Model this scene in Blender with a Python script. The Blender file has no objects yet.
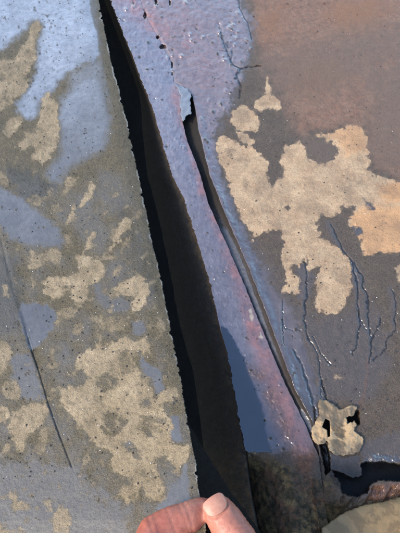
import bpy, bmesh, math, random
import numpy as np
from mathutils import Vector, noise as mnoise

random.seed(7)
rng = np.random.default_rng(11)
sc = bpy.context.scene
col = sc.collection

# ------------------------------------------------------------------ camera
TILT = math.radians(33.0)
FOV = math.radians(55.0)
DIST = 0.45
CAM = np.array([0.0, -DIST * math.sin(TILT), DIST * math.cos(TILT)])
cd = bpy.data.cameras.new("camera")
cam = bpy.data.objects.new("camera", cd)
col.objects.link(cam)
cam.location = CAM
cam.rotation_euler = (TILT, 0, 0)
cd.sensor_fit = 'VERTICAL'
cd.angle = FOV
cd.clip_start = 0.01
cd.clip_end = 100
sc.camera = cam

# ------------------------------------------------------------------ light
SUN_EL = math.radians(37)
SUN_AZ = math.radians(-118)       # from +y, negative = towards -x
w = bpy.data.worlds.new("World")
sc.world = w
w.use_nodes = True
nt = w.node_tree
bg = nt.nodes["Background"]
sky = nt.nodes.new("ShaderNodeTexSky")
sky.sky_type = 'NISHITA'
sky.sun_disc = False
sky.sun_elevation = SUN_EL
sky.sun_rotation = SUN_AZ
sky.air_density = 1.0
sky.dust_density = 1.2
sky.ozone_density = 2.0
nt.links.new(sky.outputs[0], bg.inputs[0])
bg.inputs[1].default_value = 0.15
sd_ = bpy.data.lights.new("sun", 'SUN')
sun = bpy.data.objects.new("sun", sd_)
col.objects.link(sun)
sdir = Vector((math.sin(SUN_AZ) * math.cos(SUN_EL), math.cos(SUN_AZ) * math.cos(SUN_EL), math.sin(SUN_EL)))
sun.rotation_euler = sdir.to_track_quat('Z', 'Y').to_euler()
sun.location = sdir * 2
sd_.energy = 1.5  # thin-haze sun
sd_.angle = math.radians(12)
sd_.color = (1.0, 0.87, 0.70)
sc.view_settings.view_transform = 'Standard'
sc.view_settings.look = 'None'
sc.view_settings.gamma = 1.0
sc.view_settings.exposure = 1.38
sc.view_settings.use_curve_mapping = False

# ------------------------------------------------------------------ pixel <-> place
TF = math.tan(FOV / 2)


def P(px, py, z):
    """Point of height z seen in direction (px,py) of the 400x533 photograph (arrays allowed)."""
    px = np.asarray(px, float); py = np.asarray(py, float); z = np.asarray(z, float)
    tx = (px - 200) / 266.5 * TF
    ty = (266.5 - py) / 266.5 * TF
    dy = math.sin(TILT) + ty * math.cos(TILT)
    dz = -math.cos(TILT) + ty * math.sin(TILT)
    t = (z - CAM[2]) / dz
    return np.stack([CAM[0] + t * tx, CAM[1] + t * dy, z + 0 * t], -1)


def V(px, py, z):
    return Vector(P(px, py, z).tolist())


# ------------------------------------------------------------------ noise on arrays
def perlin(x, y, seed):
    r = np.random.default_rng(seed)
    perm = r.permutation(256)
    ang = r.random(256) * 2 * np.pi
    gx, gy = np.cos(ang), np.sin(ang)
    xi = np.floor(x).astype(int); yi = np.floor(y).astype(int)
    xf = x - xi; yf = y - yi
    u = xf * xf * xf * (xf * (xf * 6 - 15) + 10)
    v = yf * yf * yf * (yf * (yf * 6 - 15) + 10)

    def g(ix, iy, dx, dy):
        h = perm[(perm[ix & 255] + iy) & 255]
        return gx[h] * dx + gy[h] * dy
    a = g(xi, yi, xf, yf); b = g(xi + 1, yi, xf - 1, yf)
    c = g(xi, yi + 1, xf, yf - 1); d = g(xi + 1, yi + 1, xf - 1, yf - 1)
    return ((a + (b - a) * u) * (1 - v) + (c + (d - c) * u) * v) * 1.5


def fbm(x, y, scale, octv, seed, gain=0.55):
    o = 0; a = 1; f = 1 / scale; t = 0
    for i in range(octv):
        o = o + a * perlin(x * f + 13.7 * i, y * f + 5.1 * i, seed + i)
        t += a; a *= gain; f *= 2.07
    return o / t


def sstep(a, b, x):
    t = np.clip((x - a) / (b - a), 0, 1)
    return t * t * (3 - 2 * t)


# ------------------------------------------------------------------ surface maps (half-pixel raster)
X0, Y0, ST = -90.0, -90.0, 0.5
NX, NY = 1161, 1421
GX, GY = np.meshgrid(X0 + ST * np.arange(NX), Y0 + ST * np.arange(NY))
N_FINE = fbm(GX, GY, 5.0, 4, 21)
N_EDGE = fbm(GX, GY, 2.6, 3, 31)
N_MID = fbm(GX, GY, 14.0, 5, 41)
N_BIG = fbm(GX, GY, 45.0, 5, 61)
N_STK = fbm(GX * 0.8 + GY * 0.6, (GY * 0.8 - GX * 0.6) * 0.3, 10.0, 4, 81)


def window(x0, x1, y0, y1):
    i0 = max(0, int((x0 - X0) / ST)); i1 = min(NX, int((x1 - X0) / ST) + 2)
    j0 = max(0, int((y0 - Y0) / ST)); j1 = min(NY, int((y1 - Y0) / ST) + 2)
    return (slice(j0, j1), slice(i0, i1))


def seg_dist(gx, gy, ax, ay, bx, by):
    dx, dy = bx - ax, by - ay
    l2 = dx * dx + dy * dy + 1e-9
    t = np.clip(((gx - ax) * dx + (gy - ay) * dy) / l2, 0, 1)
    return np.hypot(gx - ax - t * dx, gy - ay - t * dy), t


def blob(tgt, pts, val=1.0, soft=0.7, namp=2.2, mamp=2.0, mode='max'):
    xs = [p[0] for p in pts]; ys = [p[1] for p in pts]
    m = 14 + soft * 2
    s = window(min(xs) - m, max(xs) + m, min(ys) - m, max(ys) + m)
    gx, gy = GX[s], GY[s]
    d = np.full(gx.shape, 1e9); ins = np.zeros(gx.shape, bool)
    n = len(pts)
    for i in range(n):
        ax, ay = pts[i]; bx, by = pts[(i + 1) % n]
        d = np.minimum(d, seg_dist(gx, gy, ax, ay, bx, by)[0])
        if ay != by:
            c = ((ay > gy) != (by > gy)) & (gx < (bx - ax) * (gy - ay) / (by - ay) + ax)
            ins ^= c
    sd = np.where(ins, d, -d) + namp * (1.8 * N_FINE[s] + .8 * N_EDGE[s]) + 1.6 * mamp * N_MID[s]
    k = sstep(-soft, soft, sd) * val
    if mode == 'max':
        tgt[s] = np.maximum(tgt[s], k)
    elif mode == 'cut':
        tgt[s] = tgt[s] * (1 - k)
    else:
        tgt[s] = tgt[s] + k


def vein(tgt, pts, wdt, amp, wob=1.2, taper=True):
    xs = [p[0] for p in pts]; ys = [p[1] for p in pts]
    s = window(min(xs) - 9, max(xs) + 9, min(ys) - 9, max(ys) + 9)
    gx = GX[s] + wob * N_MID[s] * 2.0 + wob * N_FINE[s]
    gy = GY[s] + wob * N_FINE[s] * 1.3
    d = np.full(gx.shape, 1e9)
    for a, b in zip(pts[:-1], pts[1:]):
        d = np.minimum(d, seg_dist(gx, gy, a[0], a[1], b[0], b[1])[0])
    k = np.exp(-(d / wdt) ** 2) * (0.75 + 0.6 * N_MID[s])
    tgt[s] = tgt[s] + amp * k


def blur(m, px):
    r = int(px / ST)
    for ax in (0, 1, 0, 1):
        p = np.pad(m, [(r + 1, r) if k == ax else (0, 0) for k in (0, 1)], mode='edge').cumsum(ax)
        n = m.shape[ax]
        m = (np.take(p, range(2 * r + 1, 2 * r + 1 + n), ax) - np.take(p, range(0, n), ax)) / (2 * r + 1)
    return m


def stain(m, amp, hal, seed):
    """break a stain mask up: eaten edges, and a thin half-dried fringe outside it"""
    q = blur(m, 1.6)
    n = fbm(GX, GY, 8, 5, seed, .68)
    n2 = fbm(GX, GY, 6, 5, seed + 20, .65)
    core = m * sstep(-.05, .10, q - .30 + amp * n)
    fr = hal * sstep(.10, .40, q + 1.1 * n2 - .05) * sstep(.02, .16, q)
    return np.maximum(core, fr)


def Z():
    return np.zeros(GX.shape)


def samp(m, x, y):
    fx = np.clip((x - X0) / ST, 0, NX - 1.001); fy = np.clip((y - Y0) / ST, 0, NY - 1.001)
    i = fx.astype(int); j = fy.astype(int); u = fx - i; v = fy - j
    return (m[j, i] * (1 - u) + m[j, i + 1] * u) * (1 - v) + (m[j + 1, i] * (1 - u) + m[j + 1, i + 1] * u) * v


def curve(tab):
    ys = np.array([t[1] for t in tab], float); xs = np.array([t[0] for t in tab], float)
    return lambda y: np.interp(y, ys, xs)


# outline curves x(y), traced along the edges
E = curve([(75, -90), (97.5, 0), (106, 37), (111, 62), (120, 92), (132.5, 150), (142.5, 195), (152, 241), (157.5, 262),
           (168, 316), (177.5, 365), (186, 415), (194, 455), (199, 492), (206, 530), (222, 620)])
S = curve([(72, -90), (110, 0), (122, 30), (132, 55), (142, 82), (152, 107), (160, 135), (172, 175), (184, 200), (200, 250),
           (210, 284), (221, 331), (234, 373), (240, 410), (247, 452), (252, 490), (260, 533), (275, 620)])
T = curve([(112, -90), (140, 0), (145, 16), (157, 36), (163, 47), (171, 63), (173.5, 82), (187, 90), (190, 96), (190, 112),
           (182, 121), (187, 140), (199, 171), (208, 203), (227, 245), (246, 289), (262, 329), (285, 384), (306, 426),
           (318, 455), (324, 500), (330, 540), (345, 620)])
R = curve([(112.4, -90), (140.4, 0), (145.5, 16), (157.5, 36), (163.5, 47), (171.6, 63), (174.2, 82), (188, 90), (192.5, 96),
           (196, 112), (199, 130), (210, 175), (223, 208), (234, 234), (249, 268), (275, 336), (295, 389), (312, 420),
           (320, 455), (325, 500), (331, 540), (346, 620)])

SEAMX0 = curve([(-8, 205), (12, 285), (38, 368), (72, 467), (130, 620)])
# ---- flap maps
f_film, f_dry, f_dirt, f_h = Z(), Z(), Z(), Z()
blob(f_film, [(-90, -90), (90, -90), (95, 0), (99, 30), (101, 52), (97, 62), (88, 62), (75, 68), (62, 78), (55, 88), (48, 98), (40, 105),
              (38, 115), (28, 120), (18, 113), (16, 104), (22, 98), (30, 88), (36, 72), (38, 58), (37, 45), (42, 30), (43, 24),
              (38, 20), (30, 22), (26, 30), (18, 36), (10, 42), (2, 50), (-90, 60)], 1.0, 4.5)
blob(f_film, [(62, 100), (75, 85), (97, 70), (107, 100), (110, 130), (104, 150), (88, 157), (70, 168), (60, 183), (50, 182), (45, 175),
              (52, 165), (60, 155), (61, 137), (59, 118)], 0.85, 7.0)
blob(f_film, [(70, 75), (100, 55), (110, 100), (100, 110), (70, 105)], 0.55, 6.0)
blob(f_film, [(-90, 150), (0, 187), (15, 195), (30, 205), (50, 220), (60, 230), (64, 243), (60, 248), (45, 246), (25, 245), (12, 240), (0, 225),
              (-90, 200)], 0.9, 4.5)
blob(f_film, [(22, 305), (35, 302), (50, 308), (58, 316), (50, 332), (38, 347), (30, 350), (22, 330), (17, 315)], 0.95, 1.2)
blob(f_film, [(131, 320), (143, 320), (146, 330), (140, 337), (132, 334)], 0.7, 2.0)
blob(f_film, [(138, 352), (145, 360), (155, 367), (164, 380), (165, 390), (158, 394), (152, 380), (142, 368)], 0.85, 1.2)
blob(f_film, [(168, 418), (178, 413), (187, 420), (191, 447), (183, 444), (172, 440), (168, 432)], 0.9, 1.5)
blob(f_film, [(184, 460), (193, 450), (200, 490), (203, 520), (150, 520), (158, 505), (172, 484), (180, 478)], 0.8, 2.0)
blob(f_film, [(-60, 462), (20, 460), (60, 465), (82, 470), (100, 488), (130, 510), (130, 600), (-60, 600)], 0.55, 9.0, 6, 14)
blob(f_film, [(8, 355), (30, 352), (42, 385), (46, 402), (25, 402), (12, 385)], 0.7, 3.0, 3, 4)
blob(f_film, [(75, 195), (100, 215), (112, 235), (105, 258), (90, 250), (70, 225)], 0.35, 6.0)
blob(f_film, [(98, 170), (122, 175), (130, 205), (112, 215), (98, 200)], 0.3, 6.0)
blob(f_film, [(92, 285), (100, 282), (105, 295), (120, 297), (132, 302), (128, 312), (110, 312), (98, 302)], 0.6, 2.5)
blob(f_film, [(-60, 215), (-10, 225), (12, 250), (18, 300), (12, 340), (-60, 340)], 0.3, 6.0)
for pts, v in [
    ([(-60, 70), (0, 60), (5, 58), (14, 60), (22, 50), (30, 30), (34, 21), (40, 22), (42, 27), (37, 40), (36, 55), (33, 65), (27, 75), (28, 85), (24, 92), (16, 99), (0, 95), (-60, 110)], .75),
    ([(42, 100), (48, 91), (52, 98), (58, 103), (57, 115), (59, 130), (58, 145), (50, 158), (42, 165), (32, 158), (35, 150), (22, 150), (18, 143), (26, 135), (38, 125), (41, 112)], .85),
    ([(2, 132), (10, 118), (22, 117), (24, 122), (15, 132), (8, 138)], .8),
    ([(-60, 100), (0, 92), (10, 95), (14, 102), (5, 110), (-60, 118)], .7),
    ([(-60, 170), (0, 172), (6, 172), (10, 182), (4, 186), (-60, 186)], .7),
    ([(66, 181), (70, 177), (79, 178), (76, 183), (72, 186), (68, 193), (64, 195)], .8),
    ([(92, 180), (95, 186), (92, 195), (85, 204), (79, 207), (86, 192)], .9),
    ([(72, 204), (76, 210), (73, 218), (67, 224), (70, 212)], .8),
    ([(109, 198), (120, 190), (119, 195), (112, 200)], .8),
    ([(128, 216), (133, 220), (129, 232), (121, 233), (122, 243), (117, 243), (111, 252), (106, 255), (113, 240), (120, 225)], .95),
    ([(94, 230), (96, 236), (90, 247), (83, 253), (88, 240)], .85),
    ([(52, 203), (60, 203), (61, 211), (55, 214)], .6),
    ([(30, 195), (46, 196), (48, 203), (36, 208)], .5),
    ([(77, 257), (92, 255), (105, 266), (104, 279), (92, 284), (86, 283), (89, 292), (84, 303), (72, 300), (70, 290), (62, 298), (45, 295), (42, 290), (46, 280), (57, 276), (70, 275), (78, 270)], .95),
    ([(30, 250), (38, 256), (52, 247), (62, 252), (60, 258), (40, 265), (30, 271), (22, 272), (30, 260)], .7),
    ([(111, 294), (120, 282), (130, 279), (140, 276), (147, 283), (149, 292), (144, 302), (140, 313), (132, 310), (131, 302), (135, 297), (125, 296)], 1),
    ([(93, 326), (95, 315), (108, 318), (118, 315), (127, 322), (124, 331), (98, 333)], .6),
    ([(58, 308), (74, 307), (76, 316), (62, 322), (54, 327)], .5),
    ([(154, 306), (162, 318), (166, 333), (158, 330)], .6),
    ([(30, 280), (37, 278), (38, 286), (31, 288)], .5), ([(2, 283), (8, 286), (10, 297), (3, 296)], .6),
    ([(98, 345), (120, 338), (135, 342), (146, 337), (149, 348), (152, 359), (140, 350), (134, 362), (138, 370), (146, 382), (153, 392), (152, 400),
      (160, 395), (165, 388), (178, 388), (179, 397), (168, 402), (157, 405), (165, 412), (173, 422), (170, 440), (175, 445), (187, 446), (188, 458),
      (178, 471), (170, 462), (164, 455), (155, 457), (158, 468), (160, 478), (169, 498), (155, 503), (147, 495), (142, 480), (138, 500), (125, 503),
      (119, 497), (122, 488), (128, 480), (120, 475), (112, 470), (113, 452), (100, 446), (90, 440), (86, 430), (74, 421), (68, 410), (58, 400),
      (62, 388), (80, 385), (93, 378), (83, 371), (73, 366), (80, 355)], .92),
    ([(50, 349), (55, 348), (56, 356), (52, 357)], .6), ([(57, 366), (62, 368), (60, 374)], .5),
    ([(14, 412), (30, 401), (46, 404), (48, 412), (40, 425), (30, 435), (25, 450), (19, 453), (12, 440), (9, 425)], .85),
    ([(-40, 402), (0, 405), (8, 409), (10, 418), (0, 423), (-40, 425)], .9), ([(2, 446), (9, 443), (10, 450), (3, 452)], 1),
    ([(40, 430), (48, 427), (50, 440), (42, 457), (34, 450)], .55),
    ([(-40, 338), (8, 341), (13, 352), (5, 376), (-40, 380)], .8), ([(14, 379), (23, 390), (18, 401), (3, 396), (2, 386)], .7),
    ([(53, 515), (62, 503), (71, 514), (69, 545), (53, 545)], .7), ([(45, 500), (52, 497), (53, 507), (46, 509)], .6),
    ([(7, 496), (15, 489), (18, 502), (28, 502), (31, 509), (15, 509)], .75), ([(-40, 519), (7, 524), (10, 545), (-40, 545)], .8),
    ([(19, 527), (26, 532), (24, 545), (16, 540)], .7), ([(35, 360), (39, 366), (45, 385), (50, 400), (46, 400), (38, 378)], .6)]:
    small = len(pts) < 8
    blob(f_dry, pts, v, 0.8, 1.8 if small else 2.6, 0.8 if small else 2.4)
for pts, v in [([(96, 377), (108, 373), (119, 380), (116, 387), (104, 392), (94, 384)], .7), ([(102, 412), (115, 412), (128, 420), (123, 430), (110, 441), (103, 432)], .8),
               ([(120, 441), (130, 443), (141, 450), (136, 456), (122, 448)], .75), ([(139, 420), (148, 424), (155, 438), (146, 437)], .8),
               ([(132, 455), (142, 456), (139, 463)], .7), ([(141, 416), (166, 418), (165, 423), (143, 423)], .6), ([(116, 352), (128, 350), (132, 372), (122, 376)], .5),
               ([(122, 476), (132, 478), (134, 486), (126, 488)], .7), ([(140, 468), (146, 470), (147, 476), (141, 476)], .6), ([(138, 400), (150, 398), (152, 408), (140, 408)], .7),
               ([(8, 15), (20, 45), (10, 58), (2, 50)], .5), ([(62, 285), (74, 286), (70, 296), (62, 294)], .7), ([(17, 417), (22, 415), (21, 421)], .7)]:
    blob(f_dry, pts, v, 0.9, 2.2, 1.5, 'cut')
# worn islands: small-scale break-up of the dry film
f_dry *= 1 - 0.75 * sstep(0.26, 0.42, N_FINE * 0.6 + N_MID * 0.6)
mott = fbm(GX + .4 * GY, GY, 12, 5, 321, .62)
f_dry = np.maximum(f_dry, np.clip(.62 * sstep(0.06, 0.30, mott), 0, .6) * sstep(160, 200, GY) * sstep(-2, 8, GX - SEAMX0(GY)) * (1 - .8 * f_film))
f_dry = np.maximum(f_dry, .45 * sstep(.1, .3, mott) * sstep(60, 80, GY) * sstep(200, 170, GY) * (GX < 60) * (1 - f_film))
sp = sstep(0.18, 0.34, fbm(GX, GY, 7, 4, 301)) * sstep(455, 480, GY) * (GX < 110)
f_dry = np.maximum(f_dry, 0.42 * sp)
f_dry = np.maximum(f_dry, 0.5 * sstep(0.2, 0.4, fbm(GX, GY, 9, 4, 311)) * sstep(330, 350, GY) * sstep(40, 20, GX - (GY - 330) * 0.27))
f_dry *= np.clip(.82 + .55 * N_MID + .5 * N_FINE, .3, 1.1)
f_dry = stain(f_dry, 1.0, .45, 701)
f_film = np.maximum(f_film, np.clip(.15 + .5 * N_BIG + .35 * N_MID, 0, .5) * sstep(140, 215, GY))
f_film *= 1 - 0.92 * np.clip(f_dry * 1.5, 0, 1)
f_film *= sstep(-1, 1, (E(GY) - GX) - 9 - 4 * N_MID) * 0.7 + 0.3       # the lip along the edge sheds its water
# darker dirty zones
blob(f_dirt, [(8, 165), (30, 170), (55, 185), (45, 200), (20, 198), (5, 182)], .8, 4, 4, 5)
blob(f_dirt, [(-40, 245), (20, 260), (30, 330), (5, 330), (-40, 330)], .7, 6, 4, 5)
blob(f_dirt, [(115, 190), (150, 250), (152, 290), (140, 275), (128, 260)], .5, 6, 3, 5)
# seam line and lap on the flap
seam = [(-8, 205), (4, 250), (12, 285), (20, 312), (30, 345), (38, 368), (48, 402), (60, 436), (72, 467)]
vein(f_h, seam[:6], 1.6, -0.0006, .6)
cut = Z(); vein(cut, seam[3:], 0.85, 1.0, .25)
cut *= sstep(318, 345, GY)
f_h -= 0.0016 * cut
SEAMX = curve([(p[0], p[1]) for p in seam] + [(96, 533), (130, 620)])
f_h += 0.0011 * sstep(3.0, -1.0, GX - SEAMX(GY)) * sstep(250, 330, GY) * sstep(470, 380, GY)
vein(f_h, [(108, 62), (122, 110), (135, 170), (150, 245)], 7, 0.0006, 0)
lev = 1 - .88 * np.clip(f_film * 1.15, 0, 1)
f_h += 0.00045 * N_BIG + 0.00045 * N_MID * lev + 0.00024 * N_FINE * lev


def scatter(hmap, dmap, n, region, rmin, rmax, amp, dark, seed, keep=None, pit=0.0):
    r = np.random.default_rng(seed)
    k = 0
    for _ in range(n * 6):
        if k >= n:
            break
        x = r.uniform(region[0], region[1]); y = r.uniform(region[2], region[3])
        if keep is not None and r.random() > keep(x, y):
            continue
        k += 1
        rad = rmin + (rmax - rmin) * r.random() ** 2.5
        s = window(x - 3 * rad - 1, x + 3 * rad + 1, y - 3 * rad - 1, y + 3 * rad + 1)
        a = r.uniform(0, 3.14); el = r.uniform(1, 1.6)
        dx, dy = GX[s] - x, GY[s] - y
        u = dx * math.cos(a) + dy * math.sin(a); v = (dy * math.cos(a) - dx * math.sin(a)) * el
        g = np.exp(-((u * u + v * v) / (rad * rad)) ** 1.4)
        sg = -1.0 if r.random() < pit else 1.0
        hmap[s] = hmap[s] + sg * amp * rad * g
        if r.random() < dark:
            dmap[s] = np.maximum(dmap[s], g * r.uniform(.5, 1))


f_sheen = np.clip(f_film, 0, 1) ** 1.5 * (.25 + .65 * sstep(190, 20, GY + .5 * (GX - 60)) ) * sstep(300, 150, GY) * np.clip(1 + .8 * N_BIG, .4, 1.2)  # pale sky sheen put into the flap's colour, strongest at the top left
f_spk = Z()
pick = lambda m: (lambda x, y: m[int((y - Y0) / ST), int((x - X0) / ST)])
scatter(f_h, f_spk, 700, (-60, 105, -60, 180), .4, 1.25, .00013, .8, 5, pick(f_film), .4)
scatter(f_h, f_spk, 700, (-60, 195, 150, 560), .4, 1.2, .00028, .55, 6, lambda x, y: .5, .35)
# clusters of dark chips near the top and the left side
for cx, cy in [(4, 17), (34, 10), (46, 16), (48, 24), (46, 40), (40, 52), (36, 70), (30, 80), (14, 172), (20, 178), (45, 187), (40, 192), (10, 280), (16, 305), (18, 322), (25, 338), (28, 372), (120, 412), (33, 494), (97, 500), (88, 480)]:
    scatter(f_h, f_spk, 7, (cx - 4, cx + 4, cy - 4, cy + 4), .5, 1.6, .0002, 1, int(cx * 7 + cy), None, .4)

# ---- maps of the strip and of the right-hand sheet
r_film, r_dry, r_or, r_pink, r_brown, r_tar, r_muck, r_h, r_spk, r_gold = [Z() for _ in range(10)]
blob(r_film, [(40, -90), (232, -90), (240, 0), (250, 15), (252, 40), (247, 60), (241, 75), (236, 95), (229, 108), (216, 135), (219, 165), (228, 190),
              (236, 213), (250, 243), (262, 262), (276, 290), (292, 312), (300, 330), (318, 380), (330, 410), (318, 450), (250, 452), (210, 330), (160, 150)], 1.0, 8, 3, 6)
blob(r_film, [(240, 225), (262, 250), (285, 292), (318, 318), (345, 316), (356, 300), (372, 300), (384, 335), (392, 360), (372, 400), (345, 400), (312, 400)], .42, 9, 3, 6)
blob(r_film, [(296, 268), (306, 262), (314, 275), (310, 300), (296, 300)], .5, 2, 2, 1)
blob(r_film, [(325, 452), (345, 458), (360, 455), (360, 463), (368, 476), (350, 484), (338, 480), (330, 468)], .7, 2, 2, 1)
blob(r_film, [(358, 445), (400, 430), (480, 420), (480, 462), (400, 464), (362, 464)], .45, 4, 3, 3)
blob(r_film, [(362, 459), (375, 454), (400, 456), (480, 452), (480, 466), (400, 465), (364, 465)], 1.0, 1.5, 3, 3)
blob(r_film, [(371, 485), (400, 480), (480, 476), (480, 494), (360, 505), (345, 509)], .3, 1.5, 3, 3)
DRY3 = [(216, 140), (222, 136), (232, 139), (240, 145), (250, 147), (262, 155), (268, 162), (268, 175), (271, 188), (274, 180), (282, 177), (284, 167), (278, 162),
        (286, 147), (300, 141), (302, 143), (306, 152), (311, 160), (325, 165), (335, 159), (338, 150), (332, 142), (314, 136), (335, 130), (355, 124), (365, 131),
        (367, 142), (365, 150), (372, 160), (367, 170), (375, 175), (385, 177), (400, 182), (480, 190), (480, 262), (400, 253), (387, 252), (365, 256), (360, 247),
        (361, 240), (352, 230), (347, 220), (354, 214), (354, 207), (341, 206), (341, 214), (330, 217), (319, 214), (317, 232), (327, 242), (341, 250), (351, 262),
        (351, 275), (351, 285), (347, 300), (340, 310), (334, 314), (319, 312), (315, 302), (316, 290), (316, 277), (321, 267), (317, 264), (311, 272), (306, 267),
        (307, 260), (301, 259), (299, 267), (291, 262), (291, 272), (299, 277), (297, 290), (299, 296), (292, 293), (281, 291), (286, 286), (286, 275), (281, 260),
        (284, 248), (282, 229), (269, 230), (252, 240), (249, 230), (241, 217), (237, 205), (230, 187), (225, 170), (219, 160)]
blob(r_dry, DRY3, 1.0, 1.3, 2.8, 1.2)
blob(r_dry, [(267, 75), (269, 85), (271, 94), (282, 102), (280, 110), (267, 109), (260, 111), (254, 107), (256, 101), (265, 95), (266, 85)], .95, .7, 1.6, .8)
blob(r_dry, [(232, 111), (240, 106), (247, 105), (254, 112), (259, 122), (258, 135), (252, 130), (245, 132), (237, 130), (231, 122)], .95, .7, 1.8, .8)
blob(r_dry, [(236, 132), (244, 132), (250, 136), (255, 142), (250, 146), (240, 141)], .85, .7, 1.6, .8)
blob(r_dry, [(284, 207), (288, 205), (291, 208), (288, 211)], .9, .8, 1, .3, 'cut')
blob(r_dry, [(272, 170), (284, 166), (284, 178), (276, 180), (272, 190)], .6, 1, 2, .5, 'cut')
blob(r_dry, [(244, 178), (250, 182), (247, 195), (243, 188)], .35, 2, 2, 1, 'cut')
blob(r_dry, [(228, 145), (236, 150), (230, 158), (224, 152)], .45, 1.5, 3, 1, 'cut')
blob(r_dry, [(352, 226), (362, 228), (364, 234), (356, 235)], .95, 1, 1.5, 1, 'cut')
blob(r_dry, [(363, 198), (372, 203), (376, 210), (366, 210)], .8, 1, 2, 1, 'cut')
blob(r_film, [(352, 226), (362, 228), (364, 234), (356, 235)], .8, 1, 1.5, 1)
blob(r_film, [(363, 198), (372, 203), (376, 210), (366, 210)], .7, 1, 2, 1)
blob(r_dry, [(332, 376), (345, 374), (347, 379), (336, 382)], .55, 1.5, 2, 1)
blob(r_dry, [(376, 360), (386, 352), (392, 330), (395, 345), (388, 372)], .0, 3)
blob(r_dry, [(394, 268), (400, 262), (480, 262), (480, 285), (398, 282)], .75, 1, 2, 1)
r_dry *= np.clip(.92 + .35 * N_MID + .45 * N_FINE, .45, 1.05)
r_dry = stain(r_dry, .75, .38, 741)
blob(r_or, [(349, 216), (365, 205), (400, 205), (480, 205), (480, 256), (365, 256), (358, 240)], .95, 5, 3, 4)
blob(r_or, [(318, 135), (340, 128), (356, 123), (366, 133), (366, 150), (345, 155), (338, 140)], .8, 6, 3, 4)
blob(r_or, [(378, 186), (400, 182), (480, 188), (480, 204), (385, 204)], 1.0, 5, 3, 4)
blob(r_brown, [(238, -90), (480, -90), (480, 225), (400, 180), (372, 160), (366, 125), (330, 130), (300, 130), (262, 60), (255, 25)], 1.0, 12, 6, 10)
blob(r_gold, [(320, 10), (370, -5), (390, 10), (372, 28), (340, 30)], .8, 16, 4, 10)
blob(r_gold, [(292, 65), (330, 55), (350, 75), (318, 92), (296, 88)], .6, 16, 4, 10)
blob(r_gold, [(258, 10), (285, 5), (280, 35), (262, 40)], .6, 14, 4, 10)
grey = Z(); blob(grey, [(250, 55), (300, 45), (370, 25), (420, 20), (420, 60), (375, 75), (330, 95), (280, 100), (262, 75)], .75, 16, 5, 12)
blob(grey, [(365, 60), (420, 60), (420, 180), (372, 160), (366, 120)], .8, 12, 5, 12)
blob(grey, [(300, 138), (338, 140), (337, 162), (322, 168), (306, 155)], .9, 4, 3, 3)
# pink under-paint
for a, wd in [([(174, 90), (181, 118), (192, 150), (204, 188)], 5), ([(204, 188), (219, 225), (240, 285), (255, 330)], 6.5), ([(255, 330), (272, 372), (293, 425), (303, 450)], 10),
              ([(118, -10), (140, 10), (160, 30)], 11)]:
    vein(r_pink, a, wd, .95, .8)
vein(r_pink, [(190, 20), (200, 60), (215, 80)], 22, .3, 1)
vein(r_pink, [(150, -60), (170, 0), (180, 50)], 20, .35, 1)
r_pink = np.clip(r_pink * (0.85 + .6 * N_MID), 0, 1)
rust = Z(); vein(rust, [(250, 372), (262, 375)], 7, .9, 1); vein(rust, [(270, 395), (280, 420), (296, 450), (305, 470)], 9, .9, 2); vein(rust, [(318, 440), (305, 470), (310, 500)], 7, .7, 2)
blob(rust, [(372, 486), (400, 482), (480, 478), (480, 494), (365, 504)], .9, 3, 3, 3)
vein(rust, [(367, 358), (366, 385), (359, 412)], 1.4, .55, 2.0)
rust = np.clip(rust, 0, 1)
blob(r_muck, [(236, 453), (262, 455), (282, 466), (300, 474), (330, 482), (345, 505), (340, 620), (235, 620)], 1.0, 9, 5, 9)
HOLE = [(361, 464), (380, 462), (400, 464), (480, 462), (480, 478), (400, 481), (377, 480), (369, 485), (367, 493), (357, 497), (342, 493), (341, 483), (332, 470), (342, 474), (352, 479), (364, 476)]
hole = Z(); blob(hole, HOLE, 1, .9, 1.0, .8)
hole2 = Z(); blob(hole2, [(318, 436), (328, 446), (330, 470), (326, 474), (322, 455)], 1, 1, .8, .5)
blob(hole2, [(345, 413), (358, 411), (359, 424), (350, 426)], 1, 1.2, .8, .5)
blob(hole2, [(321, 426), (325, 417), (331, 421), (331, 436), (326, 438)], 1, 1.2, .5, .3)
ton = Z(); blob(ton, [(328, 456), (345, 460), (360, 458), (362, 466), (368, 478), (350, 486), (338, 484), (330, 470)], 1, 7, 2, 2)
r_tar = np.clip(hole + hole2 + ton * (.55 + .42 * sstep(458, 478, GY)), 0, 1)
# holes along the seam
pits = Z()
for x, y, a, b in [(145, 15, 1.3, 4), (157.6, 37, 1.5, 2.3), (163, 47, 2.5, 2.2), (172, 65, .6, 2.6), (172, 74, .6, 1.6), (156, 2, 1.6, 2.0), (170, 3, .8, 2.4)]:
    s = window(x - 8, x + 8, y - 9, y + 9)
    q = ((GX[s] - x) / a) ** 2 + ((GY[s] - y) / b) ** 2
    pits[s] = np.maximum(pits[s], sstep(1.5, .6, q + 1.6 * N_FINE[s] + 1.2 * N_EDGE[s]))
r_tar = np.maximum(r_tar, .72 * pits)
# cracks of the lavender paint
ck = Z()
for pts, wd in [([(239, 98), (240, 85), (237, 75), (241, 69), (233, 65), (228, 55), (224, 45), (221, 33)], 1.5), ([(241, 69), (250, 67), (262, 66)], .8),
                ([(237, -20), (239, 8), (247, 22), (252, 40)], .9), ([(231, 63), (232, 50)], 1), ([(218, 50), (228, 52)], .7)]:
    vein(ck, pts, wd, 1.0, 1.3)
ck = np.clip(ck * (1 + 1.2 * N_FINE), 0, 1)
r_tar = np.maximum(r_tar, .9 * sstep(.25, .55, ck))
blob(r_tar, [(222, 43), (227, 42), (228, 48), (224, 49)], .8, 1, 1.5, 1)
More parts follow.
